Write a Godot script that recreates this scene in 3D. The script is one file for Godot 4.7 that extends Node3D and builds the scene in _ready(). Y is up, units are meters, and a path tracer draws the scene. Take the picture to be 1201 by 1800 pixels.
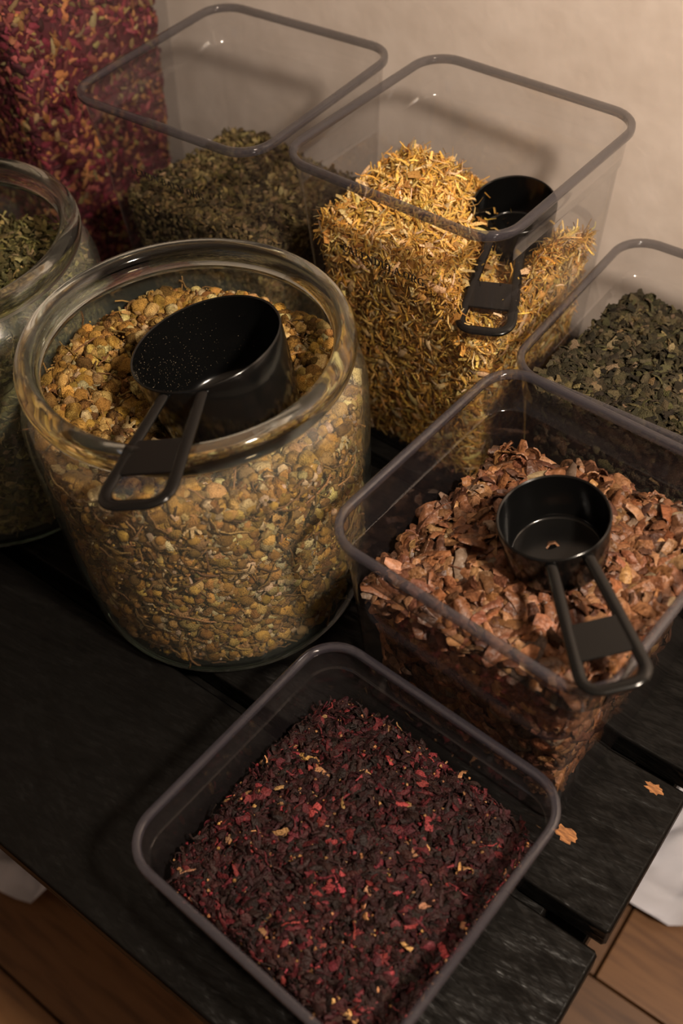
extends Node3D
# Herb shop: clear square bins and glass jars of dried herbs with black scoops on a black slatted table against a plaster wall.
# x runs along the table planks, z towards the front of the table, y up, metres.

const TOP := 0.45
const WALL_Z := -0.705
var rng := RandomNumberGenerator.new()
var M := {}
var taken := {}

# ---------------------------------------------------------------- helpers
func numbered(called: String) -> String:
	if not taken.has(called):
		taken[called] = 0
		return called
	taken[called] += 1
	return "%s_%03d" % [called, taken[called]]

func tag(o: Node, label := "", category := "", group := "", kind := "") -> Node:
	if label: o.set_meta("label", label)
	if category: o.set_meta("category", category)
	if group: o.set_meta("group", group)
	if kind: o.set_meta("kind", kind)
	return o

func thing(called: String, at: Vector3, turn := 0.0) -> Node3D:
	var o := Node3D.new()
	o.name = numbered(called)
	add_child(o)
	o.position = at
	o.rotation.y = turn
	return o

func part(called: String, mesh: Mesh, mat: Material, parent: Node = self, at := Vector3.ZERO) -> MeshInstance3D:
	var o := MeshInstance3D.new()
	o.name = called if parent != self else numbered(called)
	o.mesh = mesh
	o.material_override = mat
	o.position = at
	parent.add_child(o, true)
	return o

func std(col: Color, rough := 0.6, spec := 0.5) -> StandardMaterial3D:
	var m := StandardMaterial3D.new()
	m.albedo_color = col
	m.roughness = rough
	m.metallic_specular = spec
	return m

func c8(r: float, g: float, b: float, a := 1.0) -> Color:
	return Color(r / 255.0, g / 255.0, b / 255.0, a)

func noise_tex(freq: float, size := 256, normal := false, bump := 4.0, ramp: Gradient = null, seed_ := 1, octaves := 4, type := FastNoiseLite.TYPE_SIMPLEX_SMOOTH) -> NoiseTexture2D:
	var n := FastNoiseLite.new()
	n.noise_type = type
	n.seed = seed_
	n.frequency = freq
	n.fractal_octaves = octaves
	var t := NoiseTexture2D.new()
	t.width = size
	t.height = size
	t.seamless = true
	t.noise = n
	if normal:
		t.as_normal_map = true
		t.bump_strength = bump
	if ramp: t.color_ramp = ramp
	return t

func ramp(stops: Array) -> Gradient:
	var g := Gradient.new()
	var off := PackedFloat32Array()
	var cols := PackedColorArray()
	for s in stops:
		off.append(s[0])
		cols.append(s[1])
	g.offsets = off
	g.colors = cols
	return g

# a triangle wound so that its front faces n
func tri(st: SurfaceTool, a: Vector3, b: Vector3, c: Vector3, na: Vector3, nb: Vector3, nc: Vector3) -> void:
	if (b - a).cross(c - a).dot(na + nb + nc) > 0.0:
		st.set_normal(na); st.add_vertex(a)
		st.set_normal(nc); st.add_vertex(c)
		st.set_normal(nb); st.add_vertex(b)
	else:
		st.set_normal(na); st.add_vertex(a)
		st.set_normal(nb); st.add_vertex(b)
		st.set_normal(nc); st.add_vertex(c)

func quad(st: SurfaceTool, a: Vector3, b: Vector3, c: Vector3, d: Vector3, na: Vector3, nb: Vector3, nc: Vector3, nd: Vector3) -> void:
	tri(st, a, b, c, na, nb, nc)
	tri(st, a, c, d, na, nc, nd)

func begin() -> SurfaceTool:
	var st := SurfaceTool.new()
	st.begin(Mesh.PRIMITIVE_TRIANGLES)
	return st

# outline of a rounded square (half side h at offset 0, corner radius r): [points, outward normals]
func square_loop(h: float, r: float, n := 7) -> Array:
	var ps: Array[Vector2] = []
	var ns: Array[Vector2] = []
	for q in 4:
		var c: Vector2 = [Vector2(1, 1), Vector2(-1, 1), Vector2(-1, -1), Vector2(1, -1)][q] * (h - r)
		for k in n + 1:
			var a := (q + float(k) / n) * PI / 2.0
			var d := Vector2(cos(a), sin(a))
			ps.append(c + d * r)
			ns.append(d)
	return [ps, ns]

func round_loop(n := 72) -> Array:
	var ps: Array[Vector2] = []
	var ns: Array[Vector2] = []
	for k in n:
		var a := TAU * k / n
		ps.append(Vector2.ZERO)
		ns.append(Vector2(cos(a), sin(a)))
	return [ps, ns]

# sweeps a profile of (offset from the loop, height) round a loop; the profile runs so that its left side is outside
func sweep(st: SurfaceTool, loop: Array, prof: Array, closed := false) -> void:
	var m := prof.size()
	var segs := m if closed else m - 1
	var sn: Array[Vector2] = []
	for i in segs:
		var d: Vector2 = (prof[(i + 1) % m] - prof[i]).normalized()
		sn.append(Vector2(d.y, -d.x))
	for i in segs:
		var n0 := sn[i]
		var n1 := sn[i]
		if i > 0 or closed:
			var p := sn[(i - 1 + segs) % segs]
			if p.dot(sn[i]) > 0.7: n0 = (p + sn[i]).normalized()
		if i < segs - 1 or closed:
			var p := sn[(i + 1) % segs]
			if p.dot(sn[i]) > 0.7: n1 = (p + sn[i]).normalized()
		var A: Vector2 = prof[i]
		var B: Vector2 = prof[(i + 1) % m]
		var cnt: int = loop[0].size()
		for k in cnt:
			var k2 := (k + 1) % cnt
			var pa: Vector2 = loop[0][k]
			var pb: Vector2 = loop[0][k2]
			var da: Vector2 = loop[1][k]
			var db: Vector2 = loop[1][k2]
			quad(st, pt(pa, da, A), pt(pb, db, A), pt(pb, db, B), pt(pa, da, B), nv(da, n0), nv(db, n0), nv(db, n1), nv(da, n1))

func pt(p: Vector2, d: Vector2, a: Vector2) -> Vector3:
	var q := p + d * a.x
	return Vector3(q.x, a.y, q.y)

func nv(d: Vector2, n: Vector2) -> Vector3:
	return Vector3(d.x * n.x, n.y, d.y * n.x)

func cap(st: SurfaceTool, loop: Array, off: float, y: float, up: bool) -> void:
	var n := Vector3.UP if up else Vector3.DOWN
	var cnt: int = loop[0].size()
	for k in cnt:
		var k2 := (k + 1) % cnt
		tri(st, Vector3(0, y, 0), pt(loop[0][k], loop[1][k], Vector2(off, y)), pt(loop[0][k2], loop[1][k2], Vector2(off, y)), n, n, n)

# box with chamfered edges
func bevel_box(s: Vector3, b: float) -> ArrayMesh:
	var st := begin()
	var h := s / 2.0
	for ax in 3:
		for sg in [-1.0, 1.0]:
			var n := Vector3.ZERO
			n[ax] = sg
			var u := (ax + 1) % 3
			var v := (ax + 2) % 3
			var ps: Array[Vector3] = []
			for q in [[-1, -1], [1, -1], [1, 1], [-1, 1]]:
				var p := Vector3.ZERO
				p[ax] = sg * h[ax]
				p[u] = q[0] * (h[u] - b)
				p[v] = q[1] * (h[v] - b)
				ps.append(p)
			quad(st, ps[0], ps[1], ps[2], ps[3], n, n, n, n)
	for ax in 3:
		var u := (ax + 1) % 3
		var v := (ax + 2) % 3
		for su in [-1.0, 1.0]:
			for sv in [-1.0, 1.0]:
				var nu := Vector3.ZERO
				nu[u] = su
				var nw := Vector3.ZERO
				nw[v] = sv
				var ps: Array[Vector3] = []
				for e in [-1.0, 1.0]:
					var p := Vector3.ZERO
					p[ax] = e * (h[ax] - b)
					p[u] = su * h[u]
					p[v] = sv * (h[v] - b)
					ps.append(p)
					p[u] = su * (h[u] - b)
					p[v] = sv * h[v]
					ps.append(p)
				quad(st, ps[0], ps[1], ps[3], ps[2], nu, nw, nw, nu)
	for sx in [-1.0, 1.0]:
		for sy in [-1.0, 1.0]:
			for sz in [-1.0, 1.0]:
				var sg := Vector3(sx, sy, sz)
				var i := h - Vector3(b, b, b)
				tri(st, sg * Vector3(h.x, i.y, i.z), sg * Vector3(i.x, h.y, i.z), sg * Vector3(i.x, i.y, h.z), Vector3(sx, 0, 0), Vector3(0, sy, 0), Vector3(0, 0, sz))
	return st.commit()

# tube of elliptical section (half width a sideways, half height b along up) along a path
func tube(st: SurfaceTool, path: Array, a: float, b: float, up := Vector3.UP, sides := 8, taper := 1.0) -> void:
	var rings := []
	var norms := []
	for i in path.size():
		var d: Vector3 = (path[mini(i + 1, path.size() - 1)] - path[maxi(i - 1, 0)]).normalized()
		var w := d.cross(up).normalized()
		var u := w.cross(d).normalized()
		var s := lerpf(1.0, taper, float(i) / (path.size() - 1))
		var ring: Array[Vector3] = []
		var nrm: Array[Vector3] = []
		for k in sides:
			var an := TAU * k / sides
			ring.append(path[i] + (w * cos(an) * a + u * sin(an) * b) * s)
			nrm.append((w * cos(an) / a + u * sin(an) / b).normalized())
		rings.append(ring)
		norms.append(nrm)
	for i in path.size() - 1:
		for k in sides:
			var k2 := (k + 1) % sides
			quad(st, rings[i][k], rings[i][k2], rings[i + 1][k2], rings[i + 1][k], norms[i][k], norms[i][k2], norms[i + 1][k2], norms[i + 1][k])
	for e in [0, path.size() - 1]:
		var d: Vector3 = (path[e] - path[1 if e == 0 else e - 1]).normalized()
		for k in range(1, sides - 1):
			tri(st, rings[e][0], rings[e][k], rings[e][k + 1], d, d, d)

# ---------------------------------------------------------------- containers
const TAPER := 0.06
const SIDE := 0.09

func bin_half(H: float, y: float) -> float:   # outer half side of a bin at a height
	return SIDE - 0.004 - TAPER * (H - y)

func make_bin(called: String, at: Vector3, turn: float, H: float, label: String, side := SIDE) -> Node3D:
	var t := thing(called, at, turn)
	tag(t, label, "container", "clear square herb containers")
	var grow := side - SIDE
	var loop := square_loop(SIDE + grow, 0.026, 8)
	var o := func(y: float) -> float: return -0.004 - TAPER * (H - y)
	var st := begin()
	var step := H - 0.030 if H > 0.1 else H - 0.022
	# outside, going up (profile offsets are measured from the rim line)
	sweep(st, loop, [Vector2(o.call(0.0) - 0.004, 0.0), Vector2(o.call(0.0) - 0.0012, 0.0012), Vector2(o.call(0.004), 0.004), Vector2(o.call(step) - 0.0006, step), Vector2(o.call(step) + 0.0008, step + 0.0012), Vector2(-0.0032, H - 0.006)])
	part("walls", st.commit(), M.clear_plastic, t)
	st = begin()
	cap(st, loop, o.call(0.0) - 0.004, 0.0, false)
	cap(st, loop, o.call(0.0) - 0.006, 0.003, true)
	part("base", st.commit(), M.clear_plastic, t)
	st = begin()
	var pr := []
	for k in 12:
		var a := -TAU * k / 12.0
		var cx := signf(cos(a)) * pow(absf(cos(a)), 0.6)
		var cy := signf(sin(a)) * pow(absf(sin(a)), 0.6)
		pr.append(Vector2(-0.0022 + cx * 0.0027, H - 0.0030 - cy * 0.0030))
	sweep(st, loop, pr, true)
	part("rim", st.commit(), M.rim_plastic, t)
	return t

func jar_r(y: float) -> float:   # outer radius of the glass jar at a height
	var ks := [[0.0, 0.092], [0.006, 0.0985], [0.02, 0.1025], [0.05, 0.105], [0.09, 0.1068], [0.13, 0.1078], [0.16, 0.1082], [0.178, 0.1078], [0.19, 0.1048], [0.198, 0.099], [0.203, 0.0955]]
	for i in ks.size() - 1:
		if y <= ks[i + 1][0]:
			return lerpf(ks[i][1], ks[i + 1][1], (y - ks[i][0]) / (ks[i + 1][0] - ks[i][0]))
	return 0.0955

func make_jar(at: Vector3, label: String) -> Node3D:
	var t := thing("glass_jar", at)
	tag(t, label, "jar", "glass herb jars")
	var loop := round_loop(96)
	var st := begin()
	var w := 0.0035
	var out := []
	for y in [0.006, 0.012, 0.02, 0.035, 0.05, 0.07, 0.09, 0.11, 0.13, 0.145, 0.16, 0.17, 0.178, 0.184, 0.19, 0.194, 0.198, 0.203]:
		out.append(Vector2(jar_r(y), y))
	sweep(st, loop, out)
	var inn := []
	for y in [0.203, 0.198, 0.194, 0.19, 0.184, 0.178, 0.17, 0.16, 0.13, 0.09, 0.05, 0.02, 0.012]:
		inn.append(Vector2(jar_r(y) - w, y))
	sweep(st, loop, inn)
	part("body", st.commit(), M.glass_pane, t)
	# thick pressed rim, a ring of solid glass
	st = begin()
	var pr := []
	for p in [[0.0995, 0.2032], [0.1012, 0.2052], [0.1022, 0.2085], [0.1024, 0.212], [0.1018, 0.2155], [0.1002, 0.2185], [0.0975, 0.2202], [0.0945, 0.2205], [0.0915, 0.2195], [0.0892, 0.217], [0.0882, 0.2135], [0.088, 0.209], [0.0885, 0.2045], [0.0900, 0.2015], [0.0925, 0.2005], [0.0955, 0.2012]]:
		pr.append(Vector2(p[0], p[1]))
	sweep(st, loop, pr, true)
	part("rim", st.commit(), M.glass_solid, t)
	st = begin()
	sweep(st, loop, [Vector2(0.084, 0.0), Vector2(0.0915, 0.0005), Vector2(0.096, 0.0025), Vector2(0.0982, 0.0058), Vector2(0.094, 0.0075), Vector2(0.0, 0.0078)])
	cap(st, loop, 0.084, 0.0, false)
	part("base", st.commit(), M.glass_green, t)
	return t

# measuring cup: local y along the cup's axis, local x along the handle, origin in the middle of its rim
func make_scoop(R: float, depth: float, reach: float, center: Vector3, normal: Vector3, towards: Vector3, label: String) -> Node3D:
	var y := normal.normalized()
	var z := (towards - center).cross(y).normalized()
	var x := y.cross(z).normalized()
	var t := thing("measuring_scoop", center)
	t.transform = Transform3D(Basis(x, y, z), center)
	tag(t, label, "scoop", "black measuring scoops")
	var loop := round_loop(56)
	var w := 0.0016
	var st := begin()
	var d := depth
	sweep(st, loop, [Vector2(0.0, -d), Vector2(R * 0.80, -d), Vector2(R * 0.87, -d * 0.985), Vector2(R * 0.905, -d * 0.95), Vector2(R * 0.92, -d * 0.88), Vector2(R, -0.0012), Vector2(R - 0.0003, -0.0003), Vector2(R - w * 0.5, 0.0), Vector2(R - w, -0.0006), Vector2(R * 0.92 - w, -d * 0.86), Vector2(R * 0.895 - w, -d * 0.925), Vector2(R * 0.86 - w, -d * 0.95), Vector2(R * 0.80, -d + w), Vector2(0.0, -d + w)])
	part("bowl", st.commit(), M.black_plastic, t)
	st = begin()
	var k := reach / 0.113
	var s0 := 0.0100 * k
	var s1 := 0.0155 * k
	var e := reach - 0.0035
	var path := []
	path.append(Vector3(R * 0.93, -0.004, -s0))
	path.append(Vector3(R * 0.93 + 0.004, -0.0025, -s0))
	path.append(Vector3(lerpf(R, e, 0.5), -0.002, -lerpf(s0, s1, 0.6)))
	path.append(Vector3(e - 0.011 * k, -0.002, -s1))
	for i in 7:
		var a := -PI / 2 + PI / 2 * i / 6.0
		path.append(Vector3(e - 0.009 * k + 0.009 * k * cos(a), -0.002, -s1 + 0.009 * k + 0.009 * k * sin(a)))
	for i in 7:
		var a := PI / 2 * i / 6.0
		path.append(Vector3(e - 0.009 * k + 0.009 * k * cos(a), -0.002, s1 - 0.009 * k + 0.009 * k * sin(a)))
	path.append(Vector3(e - 0.011 * k, -0.002, s1))
	path.append(Vector3(lerpf(R, e, 0.5), -0.002, lerpf(s0, s1, 0.6)))
	path.append(Vector3(R * 0.93 + 0.004, -0.0025, s0))
	path.append(Vector3(R * 0.93, -0.004, s0))
	tube(st, path, 0.0033 * k, 0.0019, Vector3.UP, 10)
	part("handle", st.commit(), M.black_plastic, t)
	var plate := bevel_box(Vector3(0.022 * k, 0.0022, 2.0 * s1), 0.0006)
	part("handle_plate", plate, M.black_plastic, t, Vector3(reach - 0.032 * k, -0.0018, 0))
	return t

# ---------------------------------------------------------------- loose herbs
# a region is {at, turn, half: Callable(y), corner: Callable(y), top: Callable(x, z), floor}
func sq_map(a: float, b: float, h: float, r: float) -> Vector2:
	var p := Vector2(a, b) * h
	var c := h - r
	if absf(p.x) > c and absf(p.y) > c:
		var d := Vector2(absf(p.x) - c, absf(p.y) - c)
		if d.length() > 1e-9: d *= maxf(d.x, d.y) / d.length()
		p = Vector2(signf(p.x) * (c + d.x), signf(p.y) * (c + d.y))
	return p

func sq_normal(p: Vector2, h: float, r: float) -> Vector2:
	var c := h - r
	var d := Vector2(maxf(0.0, absf(p.x) - c), maxf(0.0, absf(p.y) - c))
	if d.length() < 1e-6: return Vector2(signf(p.x), 0)
	return Vector2(signf(p.x) * d.x, signf(p.y) * d.y).normalized()

func packed_core(reg: Dictionary, inset: float, drop: float) -> ArrayMesh:
	var st := begin()
	var n := 28
	var g := []
	for i in n + 1:
		var row := []
		for j in n + 1:
			var y0: float = reg.top.call(0.0, 0.0)
			var p := sq_map(-1.0 + 2.0 * i / n, -1.0 + 2.0 * j / n, reg.half.call(y0) - inset, maxf(0.004, reg.corner.call(y0) - inset))
			var y: float = reg.top.call(p.x, p.y) - drop
			p = sq_map(-1.0 + 2.0 * i / n, -1.0 + 2.0 * j / n, reg.half.call(y) - inset, maxf(0.004, reg.corner.call(y) - inset))
			row.append(Vector3(p.x, y, p.y))
		g.append(row)
	for i in n:
		for j in n:
			quad(st, g[i][j], g[i + 1][j], g[i + 1][j + 1], g[i][j + 1], Vector3.UP, Vector3.UP, Vector3.UP, Vector3.UP)
	var border := []
	for i in n: border.append([i, 0])
	for j in n: border.append([n, j])
	for i in n: border.append([n - i, n])
	for j in n: border.append([0, n - j])
	for k in border.size():
		var q: Array = border[k]
		var q2: Array = border[(k + 1) % border.size()]
		var a: Vector3 = g[q[0]][q[1]]
		var b: Vector3 = g[q2[0]][q2[1]]
		var prev_a := a
		var prev_b := b
		for s in range(1, 5):
			var f := s / 4.0
			var ya := lerpf(a.y, reg.floor + 0.001, f)
			var yb := lerpf(b.y, reg.floor + 0.001, f)
			var pa := sq_map(-1.0 + 2.0 * q[0] / n, -1.0 + 2.0 * q[1] / n, reg.half.call(ya) - inset, maxf(0.004, reg.corner.call(ya) - inset))
			var pb := sq_map(-1.0 + 2.0 * q2[0] / n, -1.0 + 2.0 * q2[1] / n, reg.half.call(yb) - inset, maxf(0.004, reg.corner.call(yb) - inset))
			var na := Vector3(pa.x, 0, pa.y).normalized()
			var nb := Vector3(pb.x, 0, pb.y).normalized()
			var va := Vector3(pa.x, ya, pa.y)
			var vb := Vector3(pb.x, yb, pb.y)
			quad(st, prev_a, prev_b, vb, va, na, nb, nb, na)
			prev_a = va
			prev_b = vb
	return st.commit()

func basis_on(n: Vector3, tilt: float) -> Basis:
	var axis := Vector3(rng.randf_range(-1, 1), rng.randf_range(-1, 1), rng.randf_range(-1, 1)).cross(n).normalized()
	var m := n.rotated(axis, tilt) if axis.length() > 0.5 else n
	var x := m.cross(Vector3(rng.randf_range(-1, 1), rng.randf_range(-1, 1), rng.randf_range(-1, 1))).normalized()
	var b := Basis(x, m, x.cross(m))
	return b

# spec: mesh, weight, size (half length), flat (how far it lies along the surface), colours [[Color, weight]...], smin, smax
func scatter(reg: Dictionary, called: String, specs: Array, o: Dictionary) -> void:
	var root := thing("loose_" + called + "_fill", reg.at, reg.turn)
	tag(root, o.label, o.category, "", "stuff")
	part("packed_layer", packed_core(reg, o.get("inset", 0.007), o.get("drop", 0.006)), o.core, root)
	var wsum := 0.0
	for s in specs: wsum += s.weight
	var piles := []
	for s in specs: piles.append({"t": [], "c": []})
	var singles := []
	var tilt_top: float = o.get("tilt_top", 0.9)
	var tilt_side: float = o.get("tilt_side", 0.5)
	var avoid: Array = o.get("avoid", [])
	var dim: float = o.get("tone", 0.85)
	for k in o.count_top + o.count_side:
		var pick := rng.randf() * wsum
		var si := 0
		while si < specs.size() - 1 and pick > specs[si].weight:
			pick -= specs[si].weight
			si += 1
		var s: Dictionary = specs[si]
		var sc: float = rng.randf_range(s.smin, s.smax)
		var pos: Vector3
		var bas: Basis
		var depth := 0.0
		var on_top: bool = k < o.count_top
		if on_top:
			var a := rng.randf_range(-1, 1)
			var b := rng.randf_range(-1, 1)
			var y0: float = reg.top.call(0.0, 0.0)
			var p := sq_map(a, b, reg.half.call(y0) - 0.003 - s.size * sc * 0.55, maxf(0.006, reg.corner.call(y0) - 0.003 - s.size * sc * 0.55))
			depth = pow(rng.randf(), 1.3) * o.get("layer", 0.010)
			var y: float = reg.top.call(p.x, p.y)
			var e := 0.004
			var n := Vector3(reg.top.call(p.x - e, p.y) - reg.top.call(p.x + e, p.y), 2 * e, reg.top.call(p.x, p.y - e) - reg.top.call(p.x, p.y + e)).normalized()
			pos = Vector3(p.x, y - depth + 0.002, p.y)
			bas = basis_on(n, rng.randf_range(0.0, tilt_top) * s.get("tilt", 1.0))
		else:
			var q := rng.randf() * 4.0
			var f := fmod(q, 1.0) * 2.0 - 1.0
			var ab: Vector2 = [Vector2(1, f), Vector2(f, 1), Vector2(-1, f), Vector2(f, -1)][int(q) % 4]
			if int(q) % 4 >= 2 and rng.randf() < o.get("thin_far", 0.45): continue
			var hh: float = reg.half.call(0.1)
			var pp := sq_map(ab.x, ab.y, hh - 0.01, maxf(0.006, reg.corner.call(0.1) - 0.01))
			var ymax: float = reg.top.call(pp.x, pp.y)
			var y := lerpf(reg.floor + 0.004, ymax, rng.randf())
			var tl: float = rng.randf_range(0.0, tilt_side) * s.get("tilt", 1.0)
			depth = 0.0006 + s.size * sc * sin(minf(tl, 1.4)) * 0.9 + s.get("thick", 0.001) * sc + pow(rng.randf(), 1.4) * 0.008
			var hy: float = reg.half.call(y) - depth
			var p := sq_map(ab.x, ab.y, hy, maxf(0.004, reg.corner.call(y) - depth))
			var n2 := sq_normal(p, hy, maxf(0.004, reg.corner.call(y) - depth))
			var n := Vector3(n2.x, 0, n2.y)
			pos = Vector3(p.x, y, p.y)
			bas = basis_on(n, tl)
		var hit := false
		for av in avoid:
			var lp: Vector3 = av[0] * pos
			if lp.y > av[2] and lp.y < 0.02 and Vector2(lp.x, lp.z).length() < av[1]: hit = true
			if lp.y > -0.007 and lp.y < 0.06 and lp.x > 0.0 and lp.x < av[3] and absf(lp.z) < 0.022: hit = true
		if hit: continue
		var pc := rng.randf()
		var ci := 0
		while ci < s.colours.size() - 1 and pc > s.colours[ci][1]:
			pc -= s.colours[ci][1]
			ci += 1
		var xf := Transform3D(bas.scaled(Vector3.ONE * sc), pos)
		if on_top and s.get("single", false) and depth < 0.0035 and singles.size() < o.get("singles", 0):
			singles.append([si, ci, xf])
		else:
			var c: Color = s.colours[ci][0] * dim
			var v := rng.randf_range(0.75, 1.2)
			c = Color(c.r * v, c.g * v * rng.randf_range(0.94, 1.06), c.b * v * rng.randf_range(0.9, 1.1)).srgb_to_linear()
			piles[si].t.append(xf)
			piles[si].c.append(c)
	for si in specs.size():
		if piles[si].t.is_empty(): continue
		var mm := MultiMesh.new()
		mm.transform_format = MultiMesh.TRANSFORM_3D
		mm.use_colors = true
		mm.mesh = specs[si].mesh
		mm.instance_count = piles[si].t.size()
		for i in piles[si].t.size():
			mm.set_instance_transform(i, piles[si].t[i])
			mm.set_instance_color(i, piles[si].c[i])
		var mi := MultiMeshInstance3D.new()
		mi.name = specs[si].called
		mi.multimesh = mm
		mi.material_override = o.material
		mi.set_meta("kind", "stuff")
		root.add_child(mi, true)
	var place := Transform3D(Basis(Vector3.UP, reg.turn), reg.at)
	var mats := {}
	for q in singles:
		var s: Dictionary = specs[q[0]]
		var key := "%d_%d" % [q[0], q[1]]
		if not mats.has(key):
			var m: StandardMaterial3D = o.material.duplicate()
			m.albedo_color = s.colours[q[1]][0] * dim
			mats[key] = m
		var mi := MeshInstance3D.new()
		mi.name = numbered(o.single_name)
		mi.mesh = s.mesh
		mi.material_override = mats[key]
		add_child(mi, true)
		mi.transform = place * q[2]
		tag(mi, o.single_label, o.single_category, o.single_group)

# little bodies ------------------------------------------------------------
func blob(rx: float, ry: float, rz: float, rough: float, segs := 7, rings := 5, flat_base := 0.0, seed_ := 0) -> ArrayMesh:
	var n := FastNoiseLite.new()
	n.seed = seed_
	n.frequency = 0.9
	var st := begin()
	var p := []
	for i in rings + 1:
		var row := []
		for k in segs:
			var th := PI * i / rings
			var ph := TAU * k / segs
			var d := Vector3(sin(th) * cos(ph), cos(th), sin(th) * sin(ph))
			var s := 1.0 + rough * n.get_noise_3dv(d * 1.6)
			if d.y < 0: d.y *= 1.0 - flat_base
			row.append(Vector3(d.x * rx, d.y * ry, d.z * rz) * s)
		p.append(row)
	for i in rings:
		for k in segs:
			var k2 := (k + 1) % segs
			var a: Vector3 = p[i][k]
			var b: Vector3 = p[i][k2]
			var c: Vector3 = p[i + 1][k2]
			var d: Vector3 = p[i + 1][k]
			var r := Vector3(1.0 / rx, 1.0 / ry, 1.0 / rz)
			if i > 0: tri(st, a, b, c, (a * r).normalized(), (b * r).normalized(), (c * r).normalized())
			if i < rings - 1: tri(st, a, c, d, (a * r).normalized(), (c * r).normalized(), (d * r).normalized())
	st.index()
	return st.commit()

# a curled flake: length l, width w, bent by angles along and across, ragged outline, with a thickness
func flake(l: float, w: float, bend: float, cup_: float, ragged: float, thick: float, nl := 4, nw := 2, seed_ := 0, pointed := 0.0, twist := 0.0) -> ArrayMesh:
	var r := RandomNumberGenerator.new()
	r.seed = seed_ + 77
	var st := begin()
	var top := []
	for i in nl + 1:
		var row := []
		var f := float(i) / nl * 2.0 - 1.0
		var ww := w * (1.0 - pointed * f * f) * (1.0 + r.randf_range(-ragged, ragged))
		var shift := w * r.randf_range(-ragged, ragged) * 0.4
		for j in nw + 1:
			var g := float(j) / nw * 2.0 - 1.0
			var x := f * l * (1.0 + (r.randf_range(-ragged, ragged) * 0.35 if absf(f) > 0.9 else 0.0))
			var v := Vector3(x, 0, g * ww + shift)
			if absf(cup_) > 0.01:
				var a := g * cup_
				v.y += (cos(a) - 1.0) * ww / cup_ * signf(cup_) * 1.0
				v.z = sin(a) * ww / cup_ + shift
			if absf(bend) > 0.01:
				var a := f * bend
				var rad := l / bend
				v = Vector3(sin(a) * (rad + v.y), v.y + (cos(a) - 1.0) * rad + v.y * (cos(a) - 1.0), v.z)
			v = v.rotated(Vector3.RIGHT, twist * f)
			row.append(v)
		top.append(row)
	var nrm := []
	for i in nl + 1:
		var row := []
		for j in nw + 1:
			var dx: Vector3 = top[mini(i + 1, nl)][j] - top[maxi(i - 1, 0)][j]
			var dz: Vector3 = top[i][mini(j + 1, nw)] - top[i][maxi(j - 1, 0)]
			row.append(dz.cross(dx).normalized())
		nrm.append(row)
	for i in nl:
		for j in nw:
			var q := [[i, j], [i + 1, j], [i + 1, j + 1], [i, j + 1]]
			var a := []
			var n := []
			for e in q:
				a.append(top[e[0]][e[1]])
				n.append(nrm[e[0]][e[1]])
			if thick <= 0.0:
				quad(st, a[0], a[1], a[2], a[3], n[0], n[1], n[2], n[3])
			else:
				quad(st, a[0] + n[0] * thick, a[1] + n[1] * thick, a[2] + n[2] * thick, a[3] + n[3] * thick, n[0], n[1], n[2], n[3])
				quad(st, a[0] - n[0] * thick, a[1] - n[1] * thick, a[2] - n[2] * thick, a[3] - n[3] * thick, -n[0], -n[1], -n[2], -n[3])
	if thick > 0.0:
		for i in nl:
			for j in [0, nw]:
				var sd := -1.0 if j == 0 else 1.0
				edge(st, top[i][j], top[i + 1][j], nrm[i][j], nrm[i + 1][j], thick, Vector3(0, 0, sd))
		for j in nw:
			for i in [0, nl]:
				edge(st, top[i][j], top[i][j + 1], nrm[i][j], nrm[i][j + 1], thick, Vector3(-1.0 if i == 0 else 1.0, 0, 0))
	st.index()
	return st.commit()

func edge(st: SurfaceTool, a: Vector3, b: Vector3, na: Vector3, nb: Vector3, t: float, out: Vector3) -> void:
	quad(st, a + na * t, b + nb * t, b - nb * t, a - na * t, out, out, out, out)

# a dried flower head: granular dome over a ribbed, paler calyx
func head(R: float, tall: float, rough: float, seed_: int) -> ArrayMesh:
	var g := RandomNumberGenerator.new()
	g.seed = seed_
	var st := begin()
	var prof := [[0.0, 1.0], [0.52, 0.88], [0.9, 0.5], [1.0, 0.08], [0.86, -0.22], [0.5, -0.42], [0.0, -0.46]]
	var segs := 10
	var p := []
	var c := []
	for i in prof.size():
		var row := []
		var crow := []
		for k in segs:
			var a := TAU * k / segs
			var j := 1.0 + g.randf_range(-rough, rough) * (0.6 if i > 0 and i < 6 else 0.0)
			if i in [3, 4] and k % 2 == 0: j *= 0.9
			row.append(Vector3(cos(a) * prof[i][0] * R * j, prof[i][1] * R * tall * (1.0 + g.randf_range(-rough, rough) * 0.5), sin(a) * prof[i][0] * R * j))
			var v := g.randf_range(0.72, 1.0)
			crow.append(Color(v, v * 0.90, v * 0.66) if i < 3 else (Color(1.0, 0.95, 0.84) if k % 2 == 1 else Color(0.45, 0.36, 0.25)))
		p.append(row)
		c.append(crow)
	var r := Vector3(1.0, 1.0 / tall, 1.0) / R
	for i in prof.size() - 1:
		for k in segs:
			var k2 := (k + 1) % segs
			for q in [[[i, k], [i, k2], [i + 1, k2]], [[i, k], [i + 1, k2], [i + 1, k]]]:
				if (i == 0 and q[1][0] == 0) or (i == prof.size() - 2 and q[2] == [i + 1, k]): continue
				var v: Array[Vector3] = []
				var n: Array[Vector3] = []
				var cc: Array[Color] = []
				for e in q:
					v.append(p[e[0]][e[1]])
					n.append((p[e[0]][e[1]] * r + Vector3(0, 0.15, 0)).normalized())
					cc.append(c[e[0]][e[1]])
				var order := [0, 2, 1] if (v[1] - v[0]).cross(v[2] - v[0]).dot(v[0] + v[1] + v[2]) > 0.0 else [0, 1, 2]
				for o in order:
					st.set_color(cc[o])
					st.set_normal(n[o])
					st.add_vertex(v[o])
	st.index()
	return st.commit()

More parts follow.
